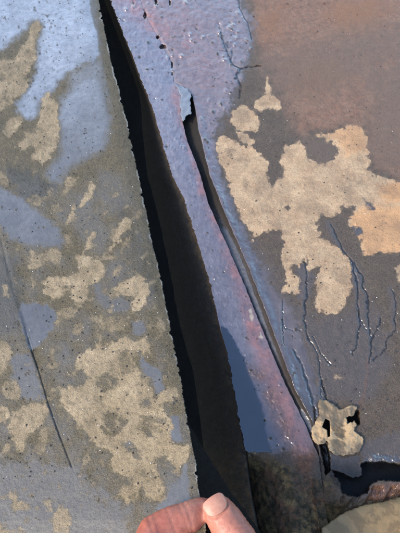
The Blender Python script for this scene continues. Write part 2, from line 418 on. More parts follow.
# raised veins where the wet sheet has split
rid = Z(); gro = Z()
VE = [([(303, 262), (306, 290), (304, 305), (303, 320), (307, 340), (314, 352), (318, 365), (320, 400)], 1.7),
      ([(330, 225), (336, 240), (341, 250), (350, 262), (357, 285), (356, 310), (358, 325), (354, 347), (351, 354)], 1.8),
      ([(352, 262), (360, 275), (365, 295), (366, 317), (369, 337), (370, 352), (367, 362)], 1.8), ([(380, 317), (377, 330), (371, 337)], 1.3),
      ([(391, 290), (394, 307), (393, 330), (386, 340), (382, 351), (372, 360)], 1.5), ([(281, 318), (284, 328), (292, 330), (300, 330)], 1.2),
      ([(283, 300), (281, 320), (283, 345)], 1.2), ([(356, 310), (362, 326), (366, 330)], 1.2),
      ([(290, 350), (300, 370), (309, 400), (316, 430), (322, 452)], 3.2), ([(320, 380), (326, 400), (330, 408)], 1.3), ([(311, 336), (318, 352), (330, 365)], 1.4)]
for pts, wd in VE:
    vein(rid, pts, wd * 2.1, .75, 2.0)
    vein(gro, [(x + wd * 1.0, y + .5) for x, y in pts], wd * .6, 1.0, 2.0)
vein(gro, [(322, 380), (326, 400)], 1, 1, .5)
rid = np.clip(rid, 0, 1.3); gro = np.clip(gro, 0, 1.2)
r_tar = np.maximum(r_tar, .9 * sstep(.2, .6, gro))
r_film = np.maximum(r_film, .75 * np.clip(rid, 0, 1) * (1 - r_dry))
r_film *= (1 - r_dry) * (1 - .72 * r_muck) * (1 - .6 * ton)
blob(r_dry, [(249, 308), (252, 308), (254, 322), (250, 320)], .8, .8, 1.5, .5); blob(r_dry, [(260, 331), (264, 336), (263, 342), (259, 337)], .8, .8, 1.5, .5)
# relief
zone = sstep(.5, .9, r_film) * (GX < 262) * (GY < 330)
r_h += .0006 * N_BIG + .0004 * N_MID + .00022 * N_FINE * (1 + 1.8 * zone)
r_h += .00055 * rid - .0014 * gro - .0014 * ck - .0025 * pits
r_h += .00025 * sstep(0, .35, ck)
r_h -= .016 * hole + .012 * hole2 + .004 * ton * sstep(455, 482, GY)
rough_ = fbm(GX, GY, 9, 5, 501, .65)
rimg = Z(); blob(rimg, [(360, 459), (375, 453), (400, 455), (480, 450), (480, 466), (400, 465), (362, 465)], 1, 3, 3, 3)
r_h += rimg * .0035 * rough_
r_h += r_muck * (.0028 * rough_ - .001)
r_h += .0022 * sstep(.2, .9, rust) * rough_
r_h -= .0035 * sstep(0, 1, .5 + 3 * N_STK) * sstep(484, 490, GY) * (GX > 340)
lumpy = lambda x, y: 1.0 if zone[int((y - Y0) / ST), int((x - X0) / ST)] > .5 else 0.0
scatter(r_h, r_spk, 330, (95, 255, -60, 160), .4, 2.0, .0006, .5, 15, lumpy, .2)
scatter(r_h, r_spk, 36, (215, 252, 0, 110), .9, 2.4, .0006, .4, 25, lumpy, .3)
scatter(r_h, r_spk, 230, (165, 300, 120, 450), .45, 1.3, .0005, .45, 16, lumpy, .2)
scatter(r_h, r_spk, 330, (230, 470, -50, 440), .5, 1.2, .00045, .5, 17, lambda x, y: .7, .3)
scatter(r_h, r_spk, 90, (238, 300, 325, 452), .6, 1.9, .0005, .8, 18, None, .3)

r_paint_sheen = sstep(.35, .95, r_film) * (.35 + .65 * sstep(260, 110, GY)) * sstep(420, 330, GY) * sstep(285, 235, GX - .25 * np.clip(GY - 100, 0, 400)) * .9  # lavender coat; on the strip its colour also carries the blue sky sheen
# ------------------------------------------------------------------ materials
def mat_new(name):
    m = bpy.data.materials.new(name)
    m.use_nodes = True
    return m, m.node_tree, m.node_tree.nodes["Principled BSDF"]


class G:
    """small helper that chains shader nodes"""
    def __init__(s, t): s.t = t
    def attr(s, n):
        a = s.t.nodes.new("ShaderNodeAttribute"); a.attribute_name = n
        return a.outputs["Fac"]
    def pos(s):
        return s.t.nodes.new("ShaderNodeNewGeometry").outputs["Position"]
    def noise(s, scale, detail=5, rough=.6, vec=None):
        n = s.t.nodes.new("ShaderNodeTexNoise")
        n.inputs["Scale"].default_value = scale; n.inputs["Detail"].default_value = detail; n.inputs["Roughness"].default_value = rough
        s.t.links.new(vec if vec is not None else s.pos(), n.inputs["Vector"])
        return n.outputs["Fac"]
    def ramp(s, f, a, b, lo=0., hi=1.):
        m = s.t.nodes.new("ShaderNodeMapRange"); m.clamp = True
        s.t.links.new(f, m.inputs[0])
        for i, v in zip((1, 2, 3, 4), (a, b, lo, hi)): m.inputs[i].default_value = v
        return m.outputs[0]
    def put(s, sock, v):
        if isinstance(v, (int, float)): sock.default_value = v
        elif isinstance(v, tuple): sock.default_value = (*v, 1)
        else: s.t.links.new(v, sock)
    def mix(s, f, a, b):
        m = s.t.nodes.new("ShaderNodeMix"); m.data_type = 'RGBA'
        s.put(m.inputs[0], f); s.put(m.inputs[6], a); s.put(m.inputs[7], b)
        return m.outputs[2]
    def mul(s, a, b, op='MULTIPLY'):
        m = s.t.nodes.new("ShaderNodeMath"); m.operation = op
        s.put(m.inputs[0], a); s.put(m.inputs[1], b)
        return m.outputs[0]
    def bump(s, h, dist, strength=1., prev=None):
        b = s.t.nodes.new("ShaderNodeBump")
        b.inputs["Distance"].default_value = dist
        s.put(b.inputs["Strength"], strength); s.t.links.new(h, b.inputs["Height"])
        if prev is not None: s.t.links.new(prev, b.inputs["Normal"])
        return b.outputs[0]


def membrane(name, damp_a, damp_b, dry_a, dry_b, wet_a, metal=.0, pa=(.245, .20, .205), pb=(.18, .145, .155)):
    m, t, b = mat_new(name)
    g = G(t)
    film, dry, tar, spk = g.attr("film"), g.attr("dry"), g.attr("tar"), g.attr("spk")
    film = g.mul(film, g.ramp(spk, 0, .6, 1, .1))
    n1 = g.noise(60, 6, .65); n2 = g.noise(420, 5, .7); n3 = g.noise(1400, 3, .6)
    n0 = g.noise(22, 4, .6); n4 = g.noise(170, 6, .7)
    dn = g.mul(g.mul(g.mul(n4, .5, 'SUBTRACT'), 1.35), g.mul(g.mul(n2, .5, 'SUBTRACT'), 1.0), 'ADD')
    dry = g.mul(g.mul(g.ramp(g.mul(dry, dn, 'ADD'), .2, .6), g.ramp(dry, 0, .85, .25, 1.)), g.ramp(g.noise(38, 5, .65), .36, .62, .55, 1.))
    damp = g.mix(g.ramp(n1, .35, .65), damp_a, damp_b)
    damp = g.mix(g.ramp(n4, .4, .62, 0, .5), damp, tuple(c * .6 for c in damp_a))
    damp = g.mix(g.ramp(n2, .45, .75, 0, .45), damp, tuple(c * .45 for c in damp_a))
    damp = g.mix(g.ramp(n3, .52, .68, 0, .55), damp, tuple(min(1, c * 1.9) for c in damp_b))
    damp = g.mix(g.ramp(n3, .46, .34, 0, .6), damp, tuple(c * .35 for c in damp_a))
    damp = g.mix(g.attr("brown"), damp, g.mix(g.ramp(n1, .38, .62), (.24, .122, .072), (.30, .170, .105)))
    damp = g.mix(g.mul(g.ramp(n4, .42, .62), g.mul(g.attr("brown"), .55)), damp, (.10, .058, .040))
    damp = g.mix(g.mul(g.ramp(n2, .5, .68), g.mul(g.attr("brown"), .4)), damp, (.23, .16, .12))
    damp = g.mix(g.attr("gold"), damp, (.26, .125, .055))
    damp = g.mix(g.mul(g.attr("grey"), .8), damp, (.145, .102, .072))
    damp = g.mix(g.attr("dirt"), damp, (.055, .05, .036))
    d = g.mix(g.ramp(n1, .38, .62), dry_a, dry_b)
    d = g.mix(g.ramp(n4, .42, .66, 0, .45), d, tuple(c * .66 for c in dry_a))
    d = g.mix(g.ramp(n2, .4, .72, 0, .55), d, tuple(c * .62 for c in dry_a))
    d = g.mix(g.ramp(n3, .55, .75, 0, .5), d, tuple(min(1, c * 1.35) for c in dry_b))
    d = g.mix(g.attr("orange"), d, (.66, .37, .175))
    c = g.mix(film, damp, g.mix(g.ramp(n1, .35, .65), wet_a, tuple(q * .7 for q in wet_a)))
    c = g.mix(g.attr("paint_sheen"), c, g.mix(g.ramp(n1, .35, .65), pa, pb))  # real coat on the right sheet; painted sky sheen on flap and strip
    c = g.mix(g.attr("pink"), c, g.mix(g.ramp(n1, .35, .65), (.37, .165, .135), (.27, .12, .10)))
    c = g.mix(g.attr("rust"), c, g.mix(g.ramp(n2, .4, .65), (.21, .10, .055), (.10, .05, .030)))
    c = g.mix(g.attr("muck"), c, g.mix(g.ramp(n4, .42, .60), (.045, .036, .016), g.mix(g.ramp(n1, .42, .58), (.24, .165, .07), (.17, .09, .048))))
    c = g.mix(g.mul(g.ramp(n4, .44, .66, 0, .4), film), c, tuple(q * .45 for q in wet_a))
    c = g.mix(dry, c, d)
    c = g.mix(g.ramp(g.noise(2100, 2, .5), .60, .68, 0, .55), c, (.03, .027, .024))
    c = g.mix(spk, c, (.028, .025, .022))
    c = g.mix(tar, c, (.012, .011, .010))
    c = g.mix(g.attr("fray"), c, (.42, .39, .33))
    g.put(b.inputs["Base Color"], c)
    r = g.ramp(film, 0, 1, .46, .30)
    r = g.mul(r, g.ramp(n2, .3, .7, -.07, .09), 'ADD')
    r = g.mul(r, g.mul(dry, .22), 'ADD')
    g.put(b.inputs["Roughness"], r)
    g.put(b.inputs["Metallic"], g.mul(film, metal))
    g.put(b.inputs["Specular IOR Level"], g.ramp(film, 0, 1, .42, .12))
    g.put(b.inputs["Coat Weight"], film)
    b.inputs["Coat Roughness"].default_value = .14
    b.inputs["Coat IOR"].default_value = 1.85
    nb = g.bump(n4, .0022, g.ramp(film, 0, 1, .6, .10))
    nb = g.bump(n2, .0017, g.ramp(film, 0, 1, .85, .16), nb)
    nb = g.bump(n3, .0009, g.ramp(film, 0, 1, .8, .22), nb)
    t.links.new(nb, b.inputs["Normal"])
    nc = g.bump(g.noise(420, 4, .6), .0010, .16)
    t.links.new(nc, b.inputs["Coat Normal"])
    return m


M_FLAP = membrane("weathered_membrane", (.104, .082, .044), (.148, .116, .064), (.37, .280, .165), (.49, .382, .24), (.11, .105, .10), .0, (.33, .36, .40), (.25, .275, .31))  # last two colours: reflected sky painted as pale blue base
M_RIGHT = membrane("painted_membrane", (.098, .070, .048), (.135, .097, .066), (.62, .41, .235), (.70, .50, .30), (.09, .078, .074), .0)
M_STRIP = membrane("strip_membrane", (.090, .066, .048), (.125, .092, .066), (.50, .42, .30), (.55, .45, .32), (.14, .125, .145), .0, (.225, .225, .265), (.17, .168, .205))  # last two colours: lavender coat tinted with the blue sheen of the sky


def plain(name, c1, c2, rough, scale=200, bump=.0008, coat=0., spec=.5):
    m, t, b = mat_new(name)
    g = G(t)
    n = g.noise(scale, 6, .65)
    g.put(b.inputs["Base Color"], g.mix(g.ramp(n, .35, .65), c1, c2))
    b.inputs["Roughness"].default_value = rough
    b.inputs["Coat Weight"].default_value = coat
    b.inputs["Coat Roughness"].default_value = .08
    b.inputs["Coat IOR"].default_value = 1.9
    b.inputs["Specular IOR Level"].default_value = spec
    t.links.new(g.bump(n, bump, .8), b.inputs["Normal"])
    return m


M_DECK = plain("dark_deck", (.008, .007, .006), (.014, .012, .010), .8, 120, .003, 0, .2)
M_FELT = plain("black_felt", (.008, .007, .006), (.015, .0135, .012), .9, 500, .001, 0, .12)
M_WATER = plain("still_water", (.010, .016, .028), (.014, .022, .034), .05, 60, .00003, .6, 1.0)
M_TAR = plain("wet_tar", (.004, .004, .004), (.008, .008, .008), .14, 140, .0012, 0, .14)
M_GRIT_D = plain("dark_grit", (.02, .018, .016), (.06, .055, .05), .6, 900)
M_GRIT_L = plain("pale_grit", (.5, .48, .43), (.7, .68, .62), .5, 900)


# ------------------------------------------------------------------ sheets
ATTRS = ["film", "dry", "tar", "spk", "brown", "gold", "grey", "dirt", "orange", "pink", "rust", "muck", "fray"]


def grid_mesh(name, co, attrs, mat, parent=None):
    ny, nx = co.shape[:2]
    me = bpy.data.meshes.new(name)
    nv = ny * nx
    me.vertices.add(nv)
    me.vertices.foreach_set("co", co.reshape(-1).astype(np.float32))
    ii = np.arange(nv).reshape(ny, nx)
    q = np.stack([ii[:-1, :-1], ii[1:, :-1], ii[1:, 1:], ii[:-1, 1:]], -1).reshape(-1, 4)
    nf = len(q)
    me.loops.add(nf * 4)
    me.loops.foreach_set("vertex_index", q.reshape(-1).astype(np.int32))
    me.polygons.add(nf)
    me.polygons.foreach_set("loop_start", (np.arange(nf) * 4).astype(np.int32))
    me.polygons.foreach_set("use_smooth", np.ones(nf, bool))
    me.update(calc_edges=True)
    for a, v in attrs.items():
        at = me.attributes.new(a, 'FLOAT', 'POINT')
        at.data.foreach_set("value", np.clip(v, 0, 1).reshape(-1).astype(np.float32))
    me.materials.append(mat)
    o = bpy.data.objects.new(name, me)
    col.objects.link(o)
    if parent: o.parent = parent
    return o


def tag(o, label=None, cat=None, group=None, kind=None):
    if label: o["label"] = label
    if cat: o["category"] = cat
    if group: o["group"] = group
    if kind: o["kind"] = kind
    return o


def hscale(y):
    """heights in the maps are for 1 px = 0.88 mm; further up the picture one pixel covers more"""
    ty = (266.5 - y) / 266.5 * TF
    return np.clip(math.cos(TILT) / (math.cos(TILT) - ty * math.sin(TILT)), .7, 1.8)


# ---- lifted flap
LIFT = curve([(.010, -90), (.0125, 0), (.018, 120), (.029, 260), (.043, 380), (.054, 470), (.062, 520), (.066, 620)])
XL = -90.0


def flap_z(x, y):
    e = E(y)
    s = np.clip((x - XL) / (e - XL), 0, 1.2)
    z = .003 + LIFT(y) * (.25 * s + .75 * s ** 1.8)
    d = np.clip(e - x, 0, 60)
    z = z - .0042 * np.exp(-(d / 9.0) ** 1.3) * sstep(520, 250, y)
    return z


ys = np.arange(-90, 618, .62)
s = np.concatenate([np.linspace(0, 1, 400)])
yy = ys[:, None] + 0 * s[None]
jag = 1.0 * fbm(ys * 1.0, ys * 0 + 8.3, 40, 2, 908) + 1.3 * fbm(ys * 1.0, ys * 0 + 3.3, 9, 4, 901) - 1.6 * sstep(.22, .4, fbm(ys, ys * 0 + 5, 7, 3, 909)) + .9 * fbm(ys, ys * 0 + 7, 2.2, 3, 905)
ee = E(ys) + jag
xx = XL + (ee - XL)[:, None] * s[None]
zz = flap_z(np.minimum(xx, E(yy)), yy) + samp(f_h, xx, yy) * hscale(yy)
edge_d = ee[:, None] - xx
fr = sstep(1.5 + 1.2 * fbm(xx, yy, 12, 2, 915), .2, edge_d) * sstep(.0, .3, fbm(xx, yy, 11, 4, 911) + .05) * .8
ex = []
top = P(xx, yy, zz)
th = np.array([.0007, .0016, .0026])
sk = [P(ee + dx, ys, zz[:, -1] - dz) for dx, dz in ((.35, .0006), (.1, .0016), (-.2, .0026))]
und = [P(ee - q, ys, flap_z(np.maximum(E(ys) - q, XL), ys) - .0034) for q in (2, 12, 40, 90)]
co = np.concatenate([top] + [v[:, None] for v in sk + und], 1)
ext = len(sk) + len(und)
padz = lambda a, v: np.concatenate([a, np.full((a.shape[0], ext), v)], 1)
pada = lambda a: np.concatenate([a] + [a[:, -1:]] * len(sk) + [0 * a[:, -1:]] * len(und), 1)
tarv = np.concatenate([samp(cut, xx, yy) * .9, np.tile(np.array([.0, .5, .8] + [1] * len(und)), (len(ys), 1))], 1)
flap = bpy.data.objects.new("membrane_flap", None)
col.objects.link(flap)
flap.location = P(40, 266, 0)
tag(flap, "lifted grey roofing membrane flap with tan dry blotches and pale blue water film", "roofing membrane")
bpy.context.view_layer.update()


def reparent(o, p):
    o.parent = p
    o.matrix_parent_inverse = p.matrix_world.inverted()
    return o


fs = grid_mesh("membrane_sheet", co, dict(paint_sheen=pada(samp(f_sheen, xx, yy)), film=pada(samp(f_film, xx, yy)), dry=pada(samp(f_dry, xx, yy)), tar=tarv, spk=pada(samp(f_spk, xx, yy)),
                                          dirt=pada(samp(f_dirt, xx, yy)), fray=pada(fr)), M_FLAP)
reparent(fs, flap)

# felt ply hanging out under the flap
ys2 = np.arange(372, 618, 1.2)
wv = np.interp(ys2, [372, 420, 450, 490, 530, 620], [-6, 0, 11, 31, 53, 100]) + 1.2 * fbm(ys2, ys2 * 0, 9, 3, 950)
ss = np.linspace(0, 1, 60)
x2 = (E(ys2) - 45)[:, None] + (45 + wv)[:, None] * ss[None]
y2 = ys2[:, None] + 0 * x2
over = np.maximum(x2 - E(y2), 0)
z2 = flap_z(np.minimum(x2, E(y2)), y2) - .0062 - .00052 * over - .000004 * over ** 2 + .0006 * fbm(x2, y2, 12, 3, 960)
z2 = np.maximum(z2, .003)
c2 = np.concatenate([P(x2, y2, z2), P(x2[:, ::-1], y2, z2[:, ::-1] - .0016)], 1)
fp = grid_mesh("felt_ply", c2, {}, M_FELT)
tag(fp, "black felt ply hanging below the lifted sheet")
reparent(fp, flap)

# ---- strip of the lower membrane
ys = np.arange(-90, 618, .62)
jag = (1.3 * fbm(ys, ys * 0 + 1.3, 8, 3, 921) + 3.0 * np.abs(fbm(ys, ys * 0 + 9, 4.0, 4, 925, .7))) * sstep(330, 290, ys)
sE = S(ys) + jag
tE = T(ys) + .8 * fbm(ys, ys * 0 + 2, 6, 3, 931) * sstep(86, 130, ys)
s = np.linspace(0, 1, 130)
xx = sE[:, None] + (tE - sE)[:, None] * s[None]
yy = ys[:, None] + 0 * xx
wid = (tE - sE)[:, None]


def strip_z(x, y, a):
    return .0012 * np.sin(np.pi * np.clip(a, 0, 1)) + .0015 * sstep(60, 10, y) * 0 - .003 * sstep(300, 420, y) * (1 - a) - .006 * sstep(445, 540, y) - .022 * sstep(448, 480, y) * (1 - np.clip(a / .6, 0, 1)) ** 1.6


tip = np.exp(-((xx - 184) / 8) ** 2 - ((yy - 104) / 14) ** 2)
zz = strip_z(xx, yy, s[None]) + samp(r_h, xx, yy) * hscale(yy) + .0010 * tip
sF = S(ys)
ledge = np.interp(ys, [-90, 90, 130, 200, 300, 420, 460, 620], [4, 6, 14, 26, 34, 36, 38, 40])
QL = np.linspace(1.15, .05, 40)
ZL = np.interp(QL, [.07, .14, .23, .33, .44, .56, .7, .85, 1.0, 1.15], [-.0042, -.0055, -.0072, -.0095, -.0125, -.0165, -.021, -.026, -.031, -.036])
NLF = len(QL)
xl = sF[:, None] - ledge[:, None] * QL[None]
yl = ys[:, None] + 0 * xl
wb = fbm(xl, yl * .8, 9, 5, 971, .6)
left = np.concatenate([P(xl, yl, ZL[None] + .0018 * wb), P(sE - .5, ys, zz[:, 0] - .0022)[:, None], P(sE - .3, ys, zz[:, 0] - .0007)[:, None]], 1)
left = [left[:, k] for k in range(left.shape[1])]
right = [P(tE + .3, ys, zz[:, -1] - .0002 - .0006 * sstep(80, 92, ys)), P(tE - .2, ys, zz[:, -1] - .0030), P(tE - 1.0, ys, zz[:, -1] - .0060)]
co = np.concatenate([v[:, None] for v in left] + [P(xx, yy, zz)] + [v[:, None] for v in right], 1)


def padstrip(a, l, r):
    return np.concatenate([np.tile(np.array(l, float), (len(ys), 1)), a, np.tile(np.array(r, float), (len(ys), 1))], 1)


muckv = samp(r_muck, xx, yy)
rustv = samp(rust, xx, yy)
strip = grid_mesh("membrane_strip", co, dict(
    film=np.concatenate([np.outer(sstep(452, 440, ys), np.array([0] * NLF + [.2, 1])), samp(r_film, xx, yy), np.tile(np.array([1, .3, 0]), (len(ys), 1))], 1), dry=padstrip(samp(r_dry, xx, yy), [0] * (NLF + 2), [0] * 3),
    tar=np.concatenate([np.outer(1 - .15 * sstep(430, 480, ys), np.array(list(np.interp(QL, [0, .12, .35, .8], [.55, .85, .97, 1])) + [.5, 0])), samp(r_tar, xx, yy), np.tile(np.array([0, .7, 1]), (len(ys), 1))], 1), spk=padstrip(samp(r_spk, xx, yy), [0] * (NLF + 2), [0] * 3),  # ledge columns blackened down into the gap: shade painted through this mask
    paint_sheen=padstrip(samp(r_paint_sheen, xx, yy) * 1.1, [0] * (NLF + 2), [0] * 3),
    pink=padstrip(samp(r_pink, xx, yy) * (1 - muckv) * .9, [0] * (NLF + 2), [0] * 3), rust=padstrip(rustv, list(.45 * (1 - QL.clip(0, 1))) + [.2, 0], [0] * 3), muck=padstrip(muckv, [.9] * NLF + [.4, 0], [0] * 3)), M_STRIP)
tag(strip, "narrow wet lavender and pink membrane strip between the dark gap and the slit", "membrane strip")

# ---- right-hand sheet
rE = R(ys) - 2.0 * sstep(90, 80, ys) - 9 * sstep(452, 468, ys) + .7 * fbm(ys, ys * 0 + 4, 6, 3, 941) * sstep(86, 130, ys)
s = np.linspace(0, 1, 420)
XR = 490.0
xx = rE[:, None] + (XR - rE)[:, None] * s[None] ** 1.05
yy = ys[:, None] + 0 * xx
gap = (rE - tE)
lipd = xx - rE[:, None]
zz = samp(r_h, xx, yy) * hscale(yy) + .0032 * np.exp(-(lipd / 7) ** 2) * (1 + .6 * fbm(xx, yy, 26, 3, 981)) * sstep(85, 130, yy) * sstep(425, 385, yy) + .0008 - .0016 * np.exp(-(lipd / 4) ** 2) * sstep(90, 82, yy)
zz -= .0045 * sstep(448, 470, yy) * np.exp(-(lipd / 22) ** 2) + .006 * sstep(452, 468, yy) * np.exp(-(lipd / 5) ** 2) + .010 * sstep(498, 520, yy + (xx - 350) * .12)
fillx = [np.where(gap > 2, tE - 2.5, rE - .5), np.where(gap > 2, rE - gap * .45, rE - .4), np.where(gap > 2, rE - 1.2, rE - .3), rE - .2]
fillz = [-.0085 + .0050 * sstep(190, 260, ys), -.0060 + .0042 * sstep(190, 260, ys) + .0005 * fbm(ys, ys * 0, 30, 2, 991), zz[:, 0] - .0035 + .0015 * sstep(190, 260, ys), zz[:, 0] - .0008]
co = np.concatenate([P(a, ys, b)[:, None] for a, b in zip(fillx, fillz)] + [P(xx, yy, zz)], 1)


def padr(m, l):
    a = samp(m, xx, yy)
    return np.concatenate([np.tile(np.array(l, float), (len(ys), 1)), a], 1)


sheet = grid_mesh("painted_membrane", co, dict(
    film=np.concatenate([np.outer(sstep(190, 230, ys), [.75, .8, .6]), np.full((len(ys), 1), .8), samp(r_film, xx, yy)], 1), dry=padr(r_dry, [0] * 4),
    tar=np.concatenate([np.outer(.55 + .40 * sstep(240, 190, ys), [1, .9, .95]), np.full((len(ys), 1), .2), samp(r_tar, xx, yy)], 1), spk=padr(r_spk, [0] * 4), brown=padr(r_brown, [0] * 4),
    paint_sheen=padr(r_paint_sheen, [0] * 4), gold=padr(r_gold, [0] * 4), grey=padr(grey, [0] * 4), orange=padr(r_or, [0] * 4), pink=padr(r_pink * .8, [0] * 4), rust=padr(rust, [0] * 4), muck=padr(r_muck, [0] * 4)), M_RIGHT)
tag(sheet, "cracked lavender and brown painted membrane with large tan dry patch", "roofing membrane")

# ---- ground under everything
def plane(name, z, size, mat):
    me = bpy.data.meshes.new(name)
    n = 24
    bm = bmesh.new()
    bmesh.ops.create_grid(bm, x_segments=n, y_segments=n, size=size)
    for v in bm.verts:
        v.co.z = z + .0015 * mnoise.noise(v.co * 40)
    bm.to_mesh(me); bm.free()
    me.materials.append(mat)
    o = bpy.data.objects.new(name, me); col.objects.link(o)
    return o


tag(plane("roof_deck", -.036, 1.6, M_DECK), kind="structure")


# ---- still water along the strip
def poly_sheet(name, pts, z, mat, thick=.002, sub=3, wob=.0):
    """closed thin slab from a pixel outline, edges rounded down"""
    bm = bmesh.new()
    n = len(pts)
    cx = sum(p[0] for p in pts) / n; cy = sum(p[1] for p in pts) / n
    rings = []
    for k, (f, dz) in enumerate([(1.0, -thick), (1.0, -thick * .35), (.996, -thick * .08), (.99, 0)]):
        rings.append([bm.verts.new(V(cx + (x - cx) * f, cy + (y - cy) * f, z + dz)) for x, y in pts])
    for a, b in zip(rings[:-1], rings[1:]):
        for i in range(n):
            bm.faces.new((a[i], b[i], b[(i + 1) % n], a[(i + 1) % n])).smooth = True
    top_f = bm.faces.new(rings[-1])
    bot = bm.faces.new(rings[0])
    bmesh.ops.triangulate(bm, faces=[top_f, bot])
    bmesh.ops.recalc_face_normals(bm, faces=bm.faces)
    me = bpy.data.meshes.new(name)
    bm.to_mesh(me); bm.free()
    me.materials.append(mat)
    o = bpy.data.objects.new(name, me); col.objects.link(o)
    return o


def rough_outline(pts, step, amp, seed):
    out = []
    n = len(pts)
    r = random.Random(seed)
    for i in range(n):
        ax, ay = pts[i]; bx, by = pts[(i + 1) % n]
        L = math.hypot(bx - ax, by - ay); k = max(1, int(L / step))
        for j in range(k):
            f = j / k
            q = mnoise.noise(Vector(((ax + (bx - ax) * f) * .35, (ay + (by - ay) * f) * .35, seed * 3.1)))
            q2 = mnoise.noise(Vector(((ax + (bx - ax) * f) * .35, (ay + (by - ay) * f) * .35, seed * 3.1 + 9)))
            out.append((ax + (bx - ax) * f + amp * q, ay + (by - ay) * f + amp * q2))
    return out


WEDGE = [(221, 326), (226, 329), (231, 335), (236, 345), (243, 358), (249, 376), (255, 392), (260, 405), (264, 424), (267, 440), (271, 452), (258, 453), (245.5, 452), (241, 430), (237.5, 410), (231.5, 373), (226, 350)]
wt = poly_sheet("water", rough_outline(WEDGE, 2, 1.9, 4), .0012, M_WATER, .006)
tag(wt, kind="structure")
TARP = rough_outline([(330, 462), (362, 458), (400, 458), (480, 456), (480, 486), (378, 486), (370, 500), (340, 500)], 4, 1, 5)
tp = poly_sheet("tar_puddle", TARP, -.0095, M_TAR, .004)
tag(tp, "black glossy tar pooled in the torn hole beside the tan scrap", "tar")

# ---- torn tan scrap
SCR = [(319, 399), (326, 400), (333, 404), (340, 410), (347, 406.5), (352, 405), (356.5, 406), (357, 409.5), (354, 415), (346, 417.5), (347, 425), (351, 422), (355, 421), (357, 424),
       (354, 430), (361, 436), (364, 440), (362, 447), (359, 452), (347, 456), (335, 455), (329, 450), (327, 441), (325, 444), (317, 445), (312, 440), (311, 430), (316, 420), (320, 415), (318, 405)]
SH = [(322, 427), (325.5, 418.5), (329.5, 421), (330, 428), (330, 436), (327.5, 437.5), (327, 430)]


def inside(x, y, pts):
    c = False
    for i in range(len(pts)):
        ax, ay = pts[i]; bx, by = pts[i - 1]
        if (ay > y) != (by > y) and x < (bx - ax) * (y - ay) / (by - ay) + ax:
            c = not c
    return c


def cut_sheet(name, outline, holes, zf, thick, mat, step=.8, attrs=None):
    """thin solid sheet: fine grid clipped to an outline, rim snapped to it"""
    out = rough_outline(rough_outline(outline, 1.0, 1.2, 8), .7, .8, 19)
    def near(x, y):
        best = None
        for poly in [out] + holes:
            for i in range(len(poly)):
                ax, ay = poly[i]; bx, by = poly[(i + 1) % len(poly)]
                dx, dy = bx - ax, by - ay
                t = max(0, min(1, ((x - ax) * dx + (y - ay) * dy) / (dx * dx + dy * dy + 1e-9)))
                qx, qy = ax + t * dx, ay + t * dy
                d = math.hypot(x - qx, y - qy)
                if best is None or d < best[0]: best = (d, qx, qy)
        return best
    bm = bmesh.new()
    x0 = min(p[0] for p in out); x1 = max(p[0] for p in out); y0 = min(p[1] for p in out); y1 = max(p[1] for p in out)
    nx = int((x1 - x0) / step) + 3; ny = int((y1 - y0) / step) + 3
    pt = {}
    for j in range(ny):
        for i in range(nx):
            x = x0 - step + i * step; y = y0 - step + j * step
            pt[i, j] = (x, y, inside(x, y, out) and not any(inside(x, y, h) for h in holes))
    ver = {}; idx = {}
    def vert(i, j):
        if (i, j) not in ver:
            x, y, ins = pt[i, j]
            d = 3
            if not ins:
                _, x, y = near(x, y); d = 0
            else:
                d = min(3, near(x, y)[0])
            rim = thick * .35 * (1 - min(1, d / .9)) ** 2
            ver[i, j] = bm.verts.new(V(x, y, zf(x, y) - rim)); idx[i, j] = len(idx)
        return ver[i, j]
    for j in range(ny - 1):
        for i in range(nx - 1):
            q = [(i, j), (i, j + 1), (i + 1, j + 1), (i + 1, j)]
            if sum(pt[a][2] for a in q) >= 2:
                vs = [vert(*a) for a in q]
                try: bm.faces.new(vs).smooth = True
                except ValueError: pass
    bmesh.ops.recalc_face_normals(bm, faces=bm.faces)
    bm.verts.index_update()
    me = bpy.data.meshes.new(name)
    bm.to_mesh(me); bm.free()
    if attrs is not None:
        at = me.attributes.new('damp', 'FLOAT', 'POINT')
        dv = np.zeros(len(me.vertices), np.float32)
        for (i, j), k in idx.items(): dv[k] = float(samp(attrs, np.array(pt[i, j][0]), np.array(pt[i, j][1])))
        at.data.foreach_set('value', dv)
    me.materials.append(mat)
    o = bpy.data.objects.new(name, me); col.objects.link(o)
    md = o.modifiers.new("thickness", 'SOLIDIFY'); md.thickness = thick; md.offset = -1
    return o


def scrap_mat(name, a, b, dk, gloss, rgh=.75):
    m, t, bs = mat_new(name); g = G(t)
    n1 = g.noise(95, 5, .55); n2 = g.noise(600, 5, .7)
    c = g.mix(g.ramp(n2, .35, .7), a, b)
    k = g.ramp(n1, .47, .53)
    c = g.mix(k, c, dk)
    c = g.mix(g.attr('damp'), c, tuple(q * .8 for q in dk))
    c = g.mix(g.ramp(n2, .56, .72, 0, .7), c, tuple(q * .4 for q in dk))
    g.put(bs.inputs["Base Color"], c)
    g.put(bs.inputs["Roughness"], g.ramp(k, 0, 1, rgh, gloss))
    t.links.new(g.bump(n2, .0009, .6), bs.inputs["Normal"])
    return m


